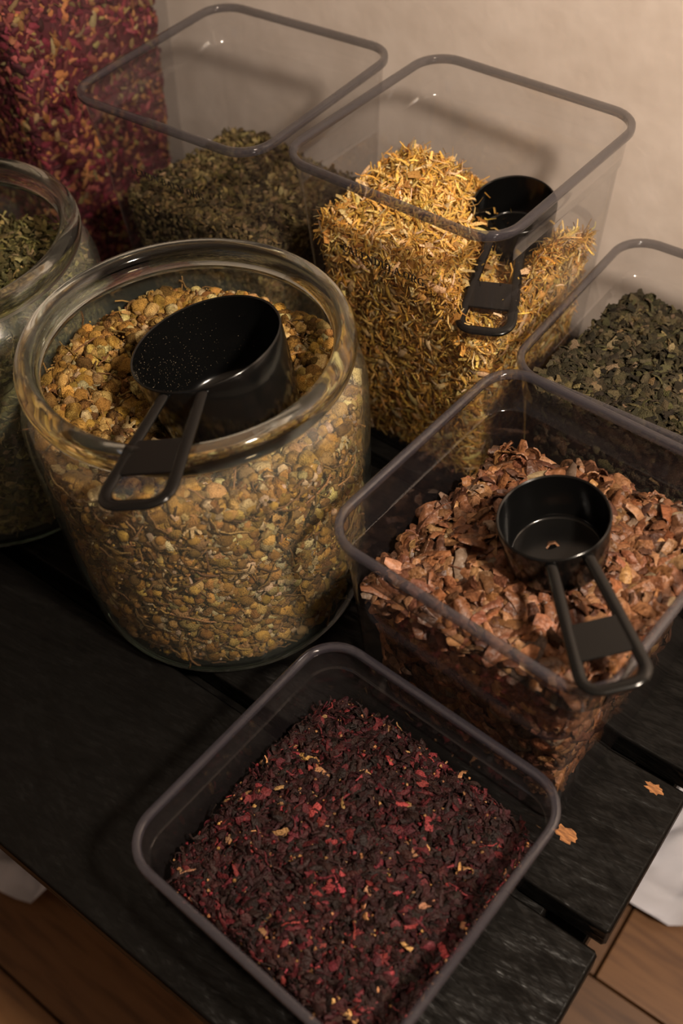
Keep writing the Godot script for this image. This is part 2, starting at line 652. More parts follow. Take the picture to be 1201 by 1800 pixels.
func stem(l: float, r: float, bend: float, seed_ := 0) -> ArrayMesh:
	var g := RandomNumberGenerator.new()
	g.seed = seed_
	var st := begin()
	var path := []
	for i in 6:
		var f := i / 5.0 * 2.0 - 1.0
		path.append(Vector3(f * l, bend * l * (1.0 - f * f) + g.randf_range(-1, 1) * l * 0.06, g.randf_range(-1, 1) * l * 0.10))
	tube(st, path, r, r, Vector3.UP, 5)
	st.index()
	return st.commit()

func flower(R: float, seed_: int) -> ArrayMesh:   # a chamomile head that kept its white petals
	var st := begin()
	st.append_from(blob(R, R * 0.8, R, 0.25, 8, 5, 0.5, seed_), 0, Transform3D.IDENTITY)
	for k in 8:
		var a := TAU * k / 8.0
		var p := flake(R * 0.75, R * 0.28, 0.6, 0.3, 0.2, 0.0, 3, 2, seed_ + k, 0.3)
		st.append_from(p, 0, Transform3D(Basis(Vector3.UP, -a) * Basis(Vector3.BACK, -0.3), Vector3(cos(a), -0.1, sin(a)) * R * 1.3))
	return st.commit()

# ---------------------------------------------------------------- scene
func _ready() -> void:
	rng.seed = 20240
	setup_camera_and_light()
	materials()
	room()
	table()
	containers()
	scoops()
	herbs()
	lettering()
	details()

func setup_camera_and_light() -> void:
	var cam := Camera3D.new()
	cam.name = "camera"
	add_child(cam)
	cam.transform = Transform3D(Basis(Vector3(0.79835073, -0.05063861, -0.60005987), Vector3(-0.42751987, 0.65410844, -0.62399432), Vector3(0.42410243, 0.75470384, 0.50055894)).orthonormalized(), Vector3(0, 1.0616413, 0))
	var at := CameraAttributesPhysical.new()
	at.frustum_focal_length = 24.4297
	at.frustum_focus_distance = 0.665
	at.exposure_aperture = 3.5
	at.frustum_near = 0.02
	at.frustum_far = 30.0
	cam.attributes = at
	cam.fov = 52.33185
	var env := Environment.new()
	env.background_mode = Environment.BG_SKY
	var sky := Sky.new()
	var sm := ProceduralSkyMaterial.new()
	sm.sky_top_color = Color(0.42, 0.52, 0.66)
	sm.sky_horizon_color = Color(0.72, 0.76, 0.80)
	sm.ground_bottom_color = Color(0.20, 0.19, 0.18)
	sm.ground_horizon_color = Color(0.45, 0.45, 0.45)
	sky.sky_material = sm
	env.sky = sky
	env.background_energy_multiplier = 0.42
	env.tonemap_mode = Environment.TONE_MAPPER_LINEAR
	env.tonemap_exposure = 1.08
	env.sdfgi_enabled = true
	env.ssao_enabled = true
	env.ssil_enabled = true
	var we := WorldEnvironment.new()
	we.name = "environment"
	we.environment = env
	add_child(we)

func pendant(at: Vector3, energy: float, size: float, label: String) -> void:
	var t := thing("pendant_lamp", at)
	tag(t, label, "lamp", "bare bulb pendant lamps")
	var st := begin()
	sweep(st, round_loop(24), [Vector2(0.0, -0.070), Vector2(0.022, -0.066), Vector2(0.041, -0.053), Vector2(0.054, -0.033), Vector2(0.058, -0.010), Vector2(0.054, 0.012), Vector2(0.040, 0.032), Vector2(0.022, 0.043), Vector2(0.0, 0.046)])
	part("bulb", st.commit(), M.bulb, t)
	st = begin()
	sweep(st, round_loop(20), [Vector2(0.0, 0.046), Vector2(0.018, 0.046), Vector2(0.02, 0.05), Vector2(0.02, 0.09), Vector2(0.012, 0.1), Vector2(0.0, 0.1)])
	part("socket", st.commit(), M.black_plastic, t)
	st = begin()
	tube(st, [Vector3(0, 0.1, 0), Vector3(0, (2.6 - at.y) * 0.5, 0), Vector3(0, 2.6 - at.y, 0)], 0.0025, 0.0025, Vector3.BACK, 6)
	part("cord", st.commit(), M.black_plastic, t)
	var l := OmniLight3D.new()
	l.name = "bulb_glow"
	l.light_color = Color(1.0, 0.935, 0.86)
	l.light_energy = energy
	l.light_size = size
	l.omni_range = 8.0
	l.omni_attenuation = 2.0
	l.shadow_enabled = true
	t.add_child(l)

func materials() -> void:
	var cp := std(Color(0.22, 0.20, 0.21, 0.145), 0.08)
	cp.transparency = BaseMaterial3D.TRANSPARENCY_ALPHA
	M.clear_plastic = cp
	var rp := std(Color(0.20, 0.19, 0.215, 0.5), 0.06)
	rp.transparency = BaseMaterial3D.TRANSPARENCY_ALPHA
	M.rim_plastic = rp
	var gp := std(Color(0.8, 0.85, 0.8, 0.02), 0.10)
	gp.transparency = BaseMaterial3D.TRANSPARENCY_ALPHA
	M.glass_pane = gp
	var gs := std(Color(0.93, 0.96, 0.94, 0.0), 0.06)
	gs.refraction_enabled = true
	gs.refraction_scale = 0.05
	gs.transparency = BaseMaterial3D.TRANSPARENCY_ALPHA
	M.glass_solid = gs
	var gg := std(Color(0.62, 0.80, 0.70, 0.0), 0.0)
	gg.refraction_enabled = true
	gg.refraction_scale = 0.05
	gg.transparency = BaseMaterial3D.TRANSPARENCY_ALPHA
	M.glass_green = gg
	var bp := std(c8(9, 9, 9), 0.16, 0.45)
	M.black_plastic = bp
	var bulb := std(Color(1, 0.9, 0.75), 0.3)
	bulb.emission_enabled = true
	bulb.emission = Color(1.0, 0.83, 0.62)
	bulb.emission_energy_multiplier = 25.0
	M.bulb = bulb
	# plaster wall
	var wl := std(c8(215, 203, 194), 0.75, 0.35)
	wl.albedo_texture = noise_tex(0.006, 512, false, 1.0, ramp([[0.0, Color(0.93, 0.92, 0.91)], [1.0, Color(1, 1, 1)]]), 5)
	wl.normal_enabled = true
	wl.normal_texture = noise_tex(0.02, 512, true, 5.0, null, 8, 3)
	wl.normal_scale = 0.10
	wl.uv1_triplanar = true
	wl.uv1_world_triplanar = true
	wl.uv1_scale = Vector3(5, 5, 5)
	M.wall = wl
	M.ceiling = std(c8(214, 206, 196), 0.9, 0.2)
	# black paint on wood
	var bk := std(c8(14, 13, 12), 0.40, 0.20)
	bk.roughness_texture = noise_tex(0.008, 512, false, 1.0, ramp([[0.0, Color(0.65, 0.65, 0.65)], [0.5, Color(0.95, 0.95, 0.95)], [1.0, Color(1, 1, 1)]]), 21)
	bk.normal_enabled = true
	bk.normal_texture = noise_tex(0.02, 512, true, 12.0, null, 23, 5)
	bk.normal_scale = 0.3
	bk.uv1_triplanar = true
	bk.uv1_world_triplanar = true
	bk.uv1_scale = Vector3(1.6, 7.0, 9.0)
	M.black_wood = bk
	M.bare_wood = std(c8(164, 112, 64), 0.8)
	M.bare_wood.albedo_texture = noise_tex(0.05, 128, false, 1.0, ramp([[0.0, Color(0.55, 0.5, 0.45)], [1.0, Color(1, 1, 1)]]), 51)
	M.bare_wood.uv1_triplanar = true
	M.bare_wood.uv1_scale = Vector3(20, 20, 90)
	for k in 4:
		var fl := std([c8(106, 74, 44), c8(96, 66, 39), c8(114, 80, 48), c8(88, 61, 37)][k], 0.45)
		fl.albedo_texture = noise_tex(0.02, 256, false, 1.0, ramp([[0.0, Color(0.72, 0.66, 0.6)], [0.5, Color(0.95, 0.93, 0.9)], [1.0, Color(1, 1, 1)]]), 31 + k)
		fl.uv1_triplanar = true
		fl.uv1_world_triplanar = true
		fl.uv1_scale = Vector3(1.5, 8.0, 14.0)
		M["floor%d" % k] = fl
	M.cloth = std(c8(178, 178, 186), 0.9, 0.2)
	M.cloth.rim_enabled = true
	M.cloth.rim = 0.3
	# herbs: instance colours times a fine mottled grain
	var gn := noise_tex(0.05, 128, true, 8.0, null, 41, 3)
	var gt := noise_tex(0.06, 128, false, 1.0, ramp([[0.0, Color(0.55, 0.5, 0.45)], [0.5, Color(0.92, 0.9, 0.88)], [1.0, Color(1, 1, 1)]]), 42, 4)
	for q in [["herb_matte", 0.85, 0.3, 0.0], ["herb_thin", 0.7, 0.4, 0.35], ["herb_shell", 0.5, 0.42, 0.05], ["herb_dark", 0.58, 0.28, 0.1]]:
		var h := std(Color.WHITE, q[1], q[2])
		h.vertex_color_use_as_albedo = true
		h.albedo_texture = gt
		h.normal_enabled = q[0] != "herb_thin"
		if h.normal_enabled: h.normal_texture = gn
		h.uv1_triplanar = true
		h.uv1_scale = Vector3(120, 120, 120)
		if q[0] == "herb_matte":
			h.normal_scale = 2.0
			h.uv1_scale = Vector3(170, 170, 170)
		if q[0] == "herb_shell":
			h.normal_scale = 0.6
			h.uv1_scale = Vector3(60, 60, 60)
		if q[3] > 0.0:
			h.backlight_enabled = true
			h.backlight = Color(q[3], q[3], q[3])
		M[q[0]] = h
	M.ink = std(c8(24, 20, 16), 0.5)
	M.dust = std(c8(176, 160, 132), 0.9)

func slab(called: String, size: Vector3, center: Vector3, mat: Material, parent: Node = self) -> MeshInstance3D:
	var b := BoxMesh.new()
	b.size = size
	var o := part(called, b, mat, parent, center)
	if parent == self: o.set_meta("kind", "structure")
	return o

func room() -> void:
	slab("wall_back", Vector3(5.2, 2.7, 0.1), Vector3(0, 1.3, WALL_Z - 0.05), M.wall)
	slab("wall_left", Vector3(0.1, 2.7, 3.6), Vector3(-2.55, 1.3, 1.07), M.wall)
	slab("wall_right", Vector3(0.1, 2.7, 3.6), Vector3(2.55, 1.3, 1.07), M.wall)
	slab("ceiling", Vector3(5.2, 0.1, 3.7), Vector3(0, 2.65, 1.07), M.ceiling)
	# front wall behind the camera with a window opening
	var wf := Node3D.new()
	wf.name = "wall_front"
	wf.set_meta("kind", "structure")
	add_child(wf)
	var z := 2.82
	slab("panel", Vector3(1.6, 2.7, 0.1), Vector3(-1.8, 1.3, z), M.wall, wf)
	slab("panel", Vector3(2.0, 2.7, 0.1), Vector3(1.6, 1.3, z), M.wall, wf)
	slab("panel", Vector3(1.6, 1.05, 0.1), Vector3(-0.2, 0.475, z), M.wall, wf)
	slab("panel", Vector3(1.6, 0.45, 0.1), Vector3(-0.2, 2.425, z), M.wall, wf)
	var win := Node3D.new()
	win.name = "window_1"
	win.set_meta("kind", "structure")
	add_child(win)
	var white := std(c8(220, 215, 208), 0.5)
	for q in [[-0.98, 1.6], [-0.2, 1.6], [0.58, 1.6]]:
		slab("frame", Vector3(0.05, 1.2, 0.08), Vector3(q[0], q[1], z), white, win)
	for y in [1.02, 2.18]:
		slab("frame", Vector3(1.6, 0.05, 0.08), Vector3(-0.2, y, z), white, win)
	for x in [-0.59, 0.19]:
		slab("pane", Vector3(0.73, 1.12, 0.004), Vector3(x, 1.6, z), M.glass_pane, win)
	# floor boards
	var fl := Node3D.new()
	fl.name = "floor"
	fl.set_meta("kind", "structure")
	add_child(fl)
	slab("subfloor", Vector3(5.2, 0.08, 3.7), Vector3(0, -0.06, 1.07), M.floor3, fl)
	var w := 0.112
	var zz := WALL_Z
	var row := 0
	while zz < 1.0:
		var x := -1.6 + (row * 0.37) - floorf(row * 0.37)
		var xs := [-2.5, -1.7 + 0.23 * (row % 4), -0.62 + 0.29 * (row % 3), 0.35 + 0.21 * (row % 5), 2.5]
		for k in 4:
			var l: float = xs[k + 1] - xs[k]
			var bm := bevel_box(Vector3(l - 0.002, 0.02, w - 0.002), 0.0015)
			part("board", bm, M["floor%d" % ((row * 3 + k) % 4)], fl, Vector3((xs[k] + xs[k + 1]) / 2, -0.01, zz + w / 2))
		zz += w
		row += 1
	slab("far_boards", Vector3(5.0, 0.02, 2.77 - zz), Vector3(0, -0.01, (zz + 2.77) / 2), M.floor1, fl)
	pendant(Vector3(0.32, 1.32, -0.18), 1.30, 0.04, "bare warm globe bulb hanging low on its cord beside the right end of the table")

func table() -> void:
	var t := thing("slatted_table", Vector3(0, 0, 0))
	tag(t, "black painted wooden table of long slats with worn paint", "table")
	var th := 0.022
	var x1 := -0.027
	var x0 := -1.45
	for q in [[-0.226, -0.068], [-0.3434, -0.2376], [-0.461, -0.3552], [-0.578, -0.4725], [-0.692, -0.590]]:
		var m := bevel_box(Vector3(x1 - x0, th, q[1] - q[0]), 0.0022)
		part("slat", m, M.black_wood, t, Vector3((x0 + x1) / 2, TOP - th / 2, (q[0] + q[1]) / 2))
	for x in [-0.068, -0.74, -1.38]:
		part("batten", bevel_box(Vector3(0.06, 0.03, 0.56), 0.002), M.black_wood, t, Vector3(x, TOP - th - 0.0335, -0.372))
	for z in [-0.2318, -0.3493, -0.4668, -0.584]:
		part("stretcher", bevel_box(Vector3(1.33, 0.018, 0.05), 0.002), M.black_wood, t, Vector3(-0.73, TOP - th - 0.0092, z))
	for x in [-0.082, -1.38]:
		for z in [-0.14, -0.60]:
			part("leg", bevel_box(Vector3(0.05, TOP - th - 0.049, 0.05), 0.003), M.black_wood, t, Vector3(x, (TOP - th - 0.049) / 2, z))
	# bare wood where the paint has chipped off
	var chips := [[Vector2(-0.0458, -0.3340), 0.0068, 0.0036, 3], [Vector2(-0.0760, -0.2760), 0.0075, 0.0050, 5]]
	for c in chips:
		var st := begin()
		var g := RandomNumberGenerator.new()
		g.seed = c[3]
		var ps := []
		for k in 22:
			var a := TAU * k / 22.0
			var s := g.randf_range(0.6, 1.15)
			ps.append(Vector3(cos(a) * c[1] * s, 0, sin(a) * c[2] * s))
		for k in 22:
			tri(st, Vector3.ZERO, ps[k], ps[(k + 1) % 22], Vector3.UP, Vector3.UP, Vector3.UP)
			var d := Vector3(0, -0.0004, 0)
			quad(st, ps[k], ps[(k + 1) % 22], ps[(k + 1) % 22] + d, ps[k] + d, ps[k].normalized(), ps[k].normalized(), ps[k].normalized(), ps[k].normalized())
		var o := part("paint_chip", st.commit(), M.bare_wood, t, Vector3(c[0].x, TOP + 0.0003, c[0].y))
		o.set_meta("label", "bare orange wood where the black paint chipped off")

const BIN := {
	"hibiscus": [Vector3(-0.1658, TOP, -0.1798), -3.24, 0.0765],
	"cacao": [Vector3(-0.1552, TOP, -0.3564), -3.59, 0.1735],
	"calendula": [Vector3(-0.3391, TOP, -0.5551), -2.66, 0.2470],
	"balm": [Vector3(-0.5342, TOP, -0.5455), 1.0, 0.2460],
	"leaf": [Vector3(-0.1570, TOP, -0.5560), 0.0, 0.1540],
	"rose": [Vector3(-0.7850, TOP, -0.5600), 0.0, 0.345],
}
const JAR_A := Vector3(-0.3803, TOP, -0.3179)
const JAR_B := Vector3(-0.6000, TOP, -0.2993)

func containers() -> void:
	var names := {
		"hibiscus": "low clear square container of dark red hibiscus at the table's front",
		"cacao": "clear square container of brown cacao shells right of the chamomile jar",
		"calendula": "tall clear square container of yellow calendula petals against the wall",
		"balm": "tall clear square container half full of grey-green herb beside the rose petals",
		"leaf": "clear square container of dark green crumbled leaves at the right edge",
		"rose": "tallest clear container, full of red rose petals, in the far left corner",
	}
	for k in BIN:
		var b: Array = BIN[k]
		make_bin("square_container", b[0], deg_to_rad(b[1]), b[2], names[k], 0.1 if k == "rose" else SIDE)
	make_jar(JAR_A, "round glass jar full of golden chamomile with a large black scoop")
	make_jar(JAR_B, "round glass jar of pale green herb cut off by the left edge")

var cup_a: Transform3D
var cup_b: Transform3D
var cup_c: Transform3D
var cup_d: Transform3D

func scoops() -> void:
	cup_a = make_scoop(0.047, 0.056, 0.137, Vector3(-0.3672, 0.6690, -0.3212), Vector3(-0.218, 0.974, 0.055), Vector3(-0.312, 0.676, -0.207), "large black plastic scoop resting on the rim of the chamomile jar").transform
	cup_b = make_scoop(0.031, 0.033, 0.113, Vector3(-0.1460, 0.6310, -0.3480), Vector3(-0.135, 0.987, 0.08), Vector3(-0.067, 0.636, -0.269), "small black plastic scoop with its handle over the cacao container's corner").transform
	cup_c = make_scoop(0.031, 0.033, 0.125, Vector3(-0.3155, 0.6320, -0.5920), Vector3(0.035, 0.985, 0.16), Vector3(-0.271, 0.612, -0.479), "small black plastic scoop lying inside the tall calendula container").transform
	cup_d = make_scoop(0.031, 0.033, 0.113, Vector3(-0.598, 0.632, -0.268), Vector3(-0.1, 0.98, 0.1), Vector3(-0.68, 0.63, -0.25), "black plastic scoop half hidden in the jar at the left edge").transform

func region(key: String, top: Callable) -> Dictionary:
	var b: Array = BIN[key]
	var H: float = b[2]
	var extra := 0.01 if key == "rose" else 0.0
	return {"at": b[0], "turn": deg_to_rad(b[1]), "half": func(y: float) -> float: return bin_half(H, y) - 0.0032 + extra, "corner": func(_y: float) -> float: return 0.019, "top": top, "floor": 0.0035}

func jar_region(at: Vector3, top: Callable) -> Dictionary:
	return {"at": at, "turn": 0.0, "half": func(y: float) -> float: return jar_r(y) - 0.0042, "corner": func(y: float) -> float: return jar_r(y) - 0.0042, "top": top, "floor": 0.009}

func gauss(x: float, z: float, cx: float, cz: float, s: float) -> float:
	return exp(-((x - cx) * (x - cx) + (z - cz) * (z - cz)) / (s * s))

func avoid_cup(cup: Transform3D, at: Vector3, turn: float, R: float, depth: float, reach: float) -> Array:
	var place := Transform3D(Basis(Vector3.UP, turn), at)
	return [cup.affine_inverse() * place, R + 0.003, -depth - 0.004, reach + 0.004]

func herbs() -> void:
	var bump := FastNoiseLite.new()
	bump.seed = 4
	bump.frequency = 22.0
	# ---- hibiscus
	var reg := region("hibiscus", func(x: float, z: float) -> float: return 0.036 + 0.014 * (1.0 - (x * x + z * z) / 0.0075) + 0.004 * bump.get_noise_2d(x, z))
	var hib := [[c8(50, 30, 30), 0.46], [c8(62, 30, 33), 0.24], [c8(96, 38, 44), 0.10], [c8(38, 28, 27), 0.14], [c8(158, 66, 70), 0.04], [c8(206, 158, 112), 0.02]]
	var sp := []
	for k in 6:
		sp.append({"called": "hibiscus_shreds", "mesh": flake([0.0056, 0.0044, 0.0066, 0.0038, 0.0060, 0.0034][k], [0.0013, 0.0017, 0.0010, 0.0019, 0.0014, 0.0014][k], [0.9, 1.3, 0.6, 0.4, 1.6, 0.3][k], [1.3, 0.8, 1.6, 0.6, 1.2, 0.9][k], 0.55, 0.0002, 5, 2, 100 + k, 0.1, [0.7, -0.6, 1.3, 0.3, -1.1, 0.4][k]), "weight": 1.0, "size": 0.004, "thick": 0.001, "colours": hib, "smin": 0.7, "smax": 1.5, "single": true})
	sp.append({"called": "hibiscus_crumbs", "mesh": blob(0.0012, 0.0008, 0.001, 0.6, 5, 3, 0.0, 9), "weight": 1.0, "size": 0.001, "colours": [[c8(190, 140, 92), 0.3], [c8(120, 40, 46), 0.3], [c8(60, 28, 28), 0.4]], "smin": 0.5, "smax": 1.3})
	scatter(reg, "hibiscus", sp, {"label": "dark red shredded dried hibiscus filling the low front container", "category": "dried herb", "core": std(c8(40, 20, 20), 0.8), "material": M.herb_dark, "tone": 0.85, "count_top": 9000, "count_side": 5000, "tilt_top": 1.1, "singles": 300, "single_name": "hibiscus_piece", "single_label": "curled piece of dark red dried hibiscus on top in the low front container", "single_category": "dried hibiscus", "single_group": "hibiscus pieces in the front container"})
	# ---- cacao shells
	reg = region("cacao", func(x: float, z: float) -> float: return 0.132 + 0.20 * x + 0.013 * gauss(x, z, 0.0, 0.0, 0.06) + 0.005 * bump.get_noise_2d(x + 3.0, z))
	var cac := [[c8(170, 116, 78), 0.32], [c8(146, 96, 64), 0.28], [c8(194, 144, 104), 0.18], [c8(108, 70, 50), 0.18], [c8(158, 134, 114), 0.04]]
	sp = []
	for k in 8:
		sp.append({"called": "cacao_shells", "mesh": flake([0.007, 0.0058, 0.0085, 0.005, 0.0066, 0.0046, 0.0078, 0.004][k], [0.0040, 0.0038, 0.0042, 0.0040, 0.0030, 0.0034, 0.0036, 0.003][k], [0.6, 0.8, 0.45, 0.7, 0.4, 0.9, 0.8, 0.3][k], [1.2, 1.3, 1.1, 1.5, 0.8, 1.1, 1.4, 0.7][k], [0.06, 0.25, 0.05, 0.2, 0.3, 0.3, 0.08, 0.4][k], 0.00025, 4, 3, 200 + k, [0.6, 0.4, 0.65, 0.4, 0.3, 0.5, 0.6, 0.3][k]), "weight": 1.0, "size": 0.006, "thick": 0.0022, "colours": cac, "smin": 1.0, "smax": 2.1, "single": true})
	scatter(reg, "cacao_shell", sp, {"label": "brown cacao shells filling the clear container under the small scoop", "category": "cacao shells", "core": std(c8(84, 52, 40), 0.8), "material": M.herb_shell, "tone": 0.76, "count_top": 3000, "count_side": 4200, "tilt_top": 1.2, "tilt_side": 0.7, "layer": 0.014, "drop": 0.010, "inset": 0.010, "singles": 300, "single_name": "cacao_shell", "single_label": "curved brown cacao shell lying on top of the pile in its clear container", "single_category": "cacao shell", "single_group": "cacao shells on top of the pile", "avoid": [avoid_cup(cup_b, reg.at, reg.turn, 0.031, 0.033, 0.113)]})
	# ---- calendula
	reg = region("calendula", func(x: float, z: float) -> float: return 0.186 + 0.024 * gauss(x, z, -0.035, -0.005, 0.04) - 0.040 * gauss(x, z, 0.026, -0.037, 0.036) - 0.030 * gauss(x, z, 0.042, 0.0, 0.020) - 0.034 * gauss(x, z, 0.053, 0.035, 0.022) - 0.042 * gauss(x, z, 0.068, 0.074, 0.026) - 0.03 * smoothstep(-0.02, -0.085, z) + 0.004 * bump.get_noise_2d(x + 7.0, z))
	var cal := [[c8(228, 184, 94), 0.34], [c8(240, 204, 122), 0.28], [c8(208, 156, 70), 0.20], [c8(246, 222, 168), 0.11], [c8(168, 120, 60), 0.07]]
	sp = []
	for k in 7:
		sp.append({"called": "calendula_petals", "mesh": flake([0.0115, 0.0090, 0.0140, 0.0100, 0.0075, 0.0125, 0.0085][k], [0.0007, 0.0009, 0.0006, 0.0008, 0.0010, 0.0006, 0.0007][k], [1.2, 0.7, 1.7, 1.0, 0.4, 2.2, 0.8][k], 0.8, 0.2, 0.0, 6, 2, 300 + k, 0.4, [0.6, -0.8, 1.2, 0.2, -0.3, 1.6, 0.5][k]), "weight": 1.0, "size": 0.007, "thick": 0.0012, "colours": cal, "smin": 0.75, "smax": 1.45, "single": true})
	sp.append({"called": "calendula_flakes", "mesh": flake(0.0085, 0.0026, 0.5, 0.6, 0.25, 0.0, 4, 3, 340, 0.3), "weight": 0.35, "size": 0.006, "colours": [[c8(242, 214, 156), 0.6], [c8(226, 176, 96), 0.4]], "smin": 0.7, "smax": 1.3})
	scatter(reg, "calendula", sp, {"label": "yellow dried calendula petals filling the tall clear container by the wall", "category": "dried herb", "core": std(c8(150, 98, 38), 0.8), "material": M.herb_thin, "tone": 1.0, "count_top": 9500, "count_side": 24000, "tilt_top": 1.3, "tilt_side": 0.6, "layer": 0.013, "drop": 0.009, "singles": 300, "single_name": "calendula_petal", "single_label": "curled yellow calendula petal on top of the heap in the tall container", "single_category": "calendula petal", "single_group": "calendula petals on top of the heap", "avoid": [avoid_cup(cup_c, reg.at, reg.turn, 0.031, 0.033, 0.125)]})
	# ---- grey-green herb next to the rose petals
	reg = region("balm", func(x: float, z: float) -> float: return 0.147 + 0.010 * gauss(x, z, -0.05, -0.06, 0.05) + 0.16 * z + 0.006 * bump.get_noise_2d(x + 11.0, z))
	var grn := [[c8(146, 128, 88), 0.3], [c8(120, 106, 72), 0.3], [c8(168, 150, 108), 0.2], [c8(88, 78, 54), 0.2]]
	sp = []
	for k in 4:
		sp.append({"called": "cut_herb", "mesh": flake([0.0038, 0.003, 0.0046, 0.0026][k], [0.0018, 0.0018, 0.0009, 0.002][k], 0.7, 0.8, 0.4, 0.0, 3, 2, 400 + k, 0.3, 0.4), "weight": 1.0, "size": 0.0035, "thick": 0.001, "colours": grn, "smin": 0.7, "smax": 1.4})
	scatter(reg, "green_herb", sp, {"label": "grey-green cut herb half filling the tall container beside the rose petals", "category": "dried herb", "core": std(c8(78, 72, 48), 0.9), "material": M.herb_matte, "count_top": 6000, "count_side": 14000, "tilt_top": 1.2})
	# ---- dark leaves at the right
	reg = region("leaf", func(x: float, z: float) -> float: return 0.120 + 0.010 * gauss(x, z, 0.0, 0.01, 0.07) + 0.12 * z + 0.006 * bump.get_noise_2d(x + 15.0, z))
	var lef := [[c8(100, 94, 68), 0.32], [c8(80, 74, 54), 0.28], [c8(122, 112, 82), 0.2], [c8(62, 58, 44), 0.14], [c8(160, 140, 106), 0.06]]
	sp = []
	for k in 6:
		sp.append({"called": "leaf_crumbs", "mesh": flake([0.0046, 0.0036, 0.0056, 0.003, 0.004, 0.006][k], [0.003, 0.0028, 0.0024, 0.0026, 0.0016, 0.003][k], [0.8, 1.1, 0.6, 0.4, 0.9, 0.7][k], [0.9, 0.7, 1.2, 0.6, 0.8, 0.5][k], 0.45, 0.00018, 4, 3, 500 + k, 0.35, 0.4), "weight": 1.0, "size": 0.0045, "thick": 0.0015, "colours": lef, "smin": 0.7, "smax": 1.5, "single": true})
	scatter(reg, "green_leaf", sp, {"label": "dark green crumbled dried leaves filling the container at the right edge", "category": "dried herb", "core": std(c8(52, 52, 38), 0.9), "material": M.herb_matte, "tone": 0.72, "count_top": 5500, "count_side": 8000, "tilt_top": 1.2, "singles": 300, "single_name": "leaf_fragment", "single_label": "crumbled dark green dried leaf on top in the right-hand container", "single_category": "dried leaf", "single_group": "leaf fragments in the right container"})
	# ---- rose petals
	reg = region("rose", func(x: float, z: float) -> float: return 0.315 + 0.004 * bump.get_noise_2d(x, z + 9.0))
	var ros := [[c8(148, 54, 74), 0.24], [c8(114, 38, 56), 0.24], [c8(186, 100, 100), 0.14], [c8(214, 150, 96), 0.18], [c8(92, 32, 40), 0.10], [c8(190, 166, 116), 0.10]]
	sp = []
	for k in 5:
		sp.append({"called": "rose_petals", "mesh": flake([0.006, 0.0048, 0.0072, 0.004, 0.0056][k], [0.0034, 0.0036, 0.003, 0.003, 0.002][k], [0.8, 1.2, 0.5, 0.9, 0.6][k], [0.9, 0.6, 1.3, 0.8, 1.0][k], 0.3, 0.0, 4, 3, 600 + k, 0.4, 0.5), "weight": 1.0, "size": 0.0055, "thick": 0.0016, "colours": ros, "smin": 0.7, "smax": 1.35})
	scatter(reg, "rose_petal", sp, {"label": "dried red and pink rose petals filling the tallest container at the far left", "category": "rose petals", "core": std(c8(84, 26, 36), 0.9), "material": M.herb_thin, "tone": 0.86, "count_top": 1500, "count_side": 22000, "tilt_side": 0.9})
	# ---- chamomile
	reg = jar_region(JAR_A, func(x: float, z: float) -> float: return 0.172 + 0.010 * gauss(x, z, -0.07, -0.02, 0.06) - 0.020 * gauss(x, z, 0.02, 0.0, 0.055) + 0.006 * bump.get_noise_2d(x + 21.0, z))
	var cha := [[c8(202, 166, 96), 0.30], [c8(182, 146, 78), 0.24], [c8(216, 188, 130), 0.20], [c8(144, 112, 64), 0.16], [c8(226, 212, 174), 0.10]]
	sp = []
	for k in 6:
		sp.append({"called": "chamomile_heads", "mesh": head([0.0047, 0.0054, 0.0042, 0.0036, 0.0058, 0.0031][k], [0.95, 0.75, 1.15, 0.9, 0.6, 1.0][k], [0.12, 0.2, 0.16, 0.28, 0.32, 0.2][k], 700 + k), "weight": 1.0, "size": 0.0045, "thick": 0.003, "tilt": 2.2, "colours": cha, "smin": 0.6, "smax": 1.35, "single": true})
	sp.append({"called": "chamomile_heads", "mesh": flower(0.0042, 720), "weight": 0.25, "size": 0.005, "thick": 0.003, "colours": [[c8(214, 194, 150), 0.6], [c8(196, 156, 96), 0.4]], "smin": 0.7, "smax": 1.1, "single": true})
	for k in 3:
		sp.append({"called": "chamomile_flakes", "mesh": flake([0.004, 0.003, 0.0046][k], [0.0022, 0.0024, 0.0012][k], 0.7, 0.9, 0.4, 0.0002, 3, 2, 730 + k, 0.3, 0.5), "weight": 1.8, "size": 0.004, "thick": 0.001, "colours": [[c8(190, 150, 90), 0.4], [c8(216, 196, 150), 0.3], [c8(140, 104, 60), 0.3]], "smin": 0.7, "smax": 1.4})
	for k in 3:
		sp.append({"called": "chamomile_stems", "mesh": stem([0.012, 0.009, 0.015][k], 0.0006, [0.2, 0.35, 0.1][k], 740 + k), "weight": 0.22, "size": 0.011, "thick": 0.001, "tilt": 0.35, "colours": [[c8(176, 140, 84), 0.5], [c8(140, 108, 66), 0.5]], "smin": 0.7, "smax": 1.2})
	sp.append({"called": "chamomile_crumbs", "mesh": blob(0.0013, 0.001, 0.0012, 0.6, 6, 4, 0.0, 760), "weight": 2.2, "size": 0.0013, "thick": 0.001, "colours": [[c8(196, 156, 84), 0.4], [c8(150, 112, 60), 0.35], [c8(214, 190, 140), 0.25]], "smin": 0.5, "smax": 1.4})
	scatter(reg, "chamomile", sp, {"label": "golden dried chamomile flowers filling the glass jar in the middle", "category": "dried herb", "core": std(c8(110, 78, 40), 0.9), "material": M.herb_matte, "tone": 0.86, "count_top": 6600, "count_side": 17000, "tilt_top": 1.4, "tilt_side": 0.8, "layer": 0.014, "drop": 0.010, "inset": 0.009, "thin_far": 0.2, "singles": 300, "single_name": "chamomile_flower", "single_label": "small golden dried chamomile flower head on top in the glass jar", "single_category": "chamomile flower", "single_group": "chamomile flowers on top in the jar", "avoid": [avoid_cup(cup_a, reg.at, reg.turn, 0.047, 0.056, 0.137)]})
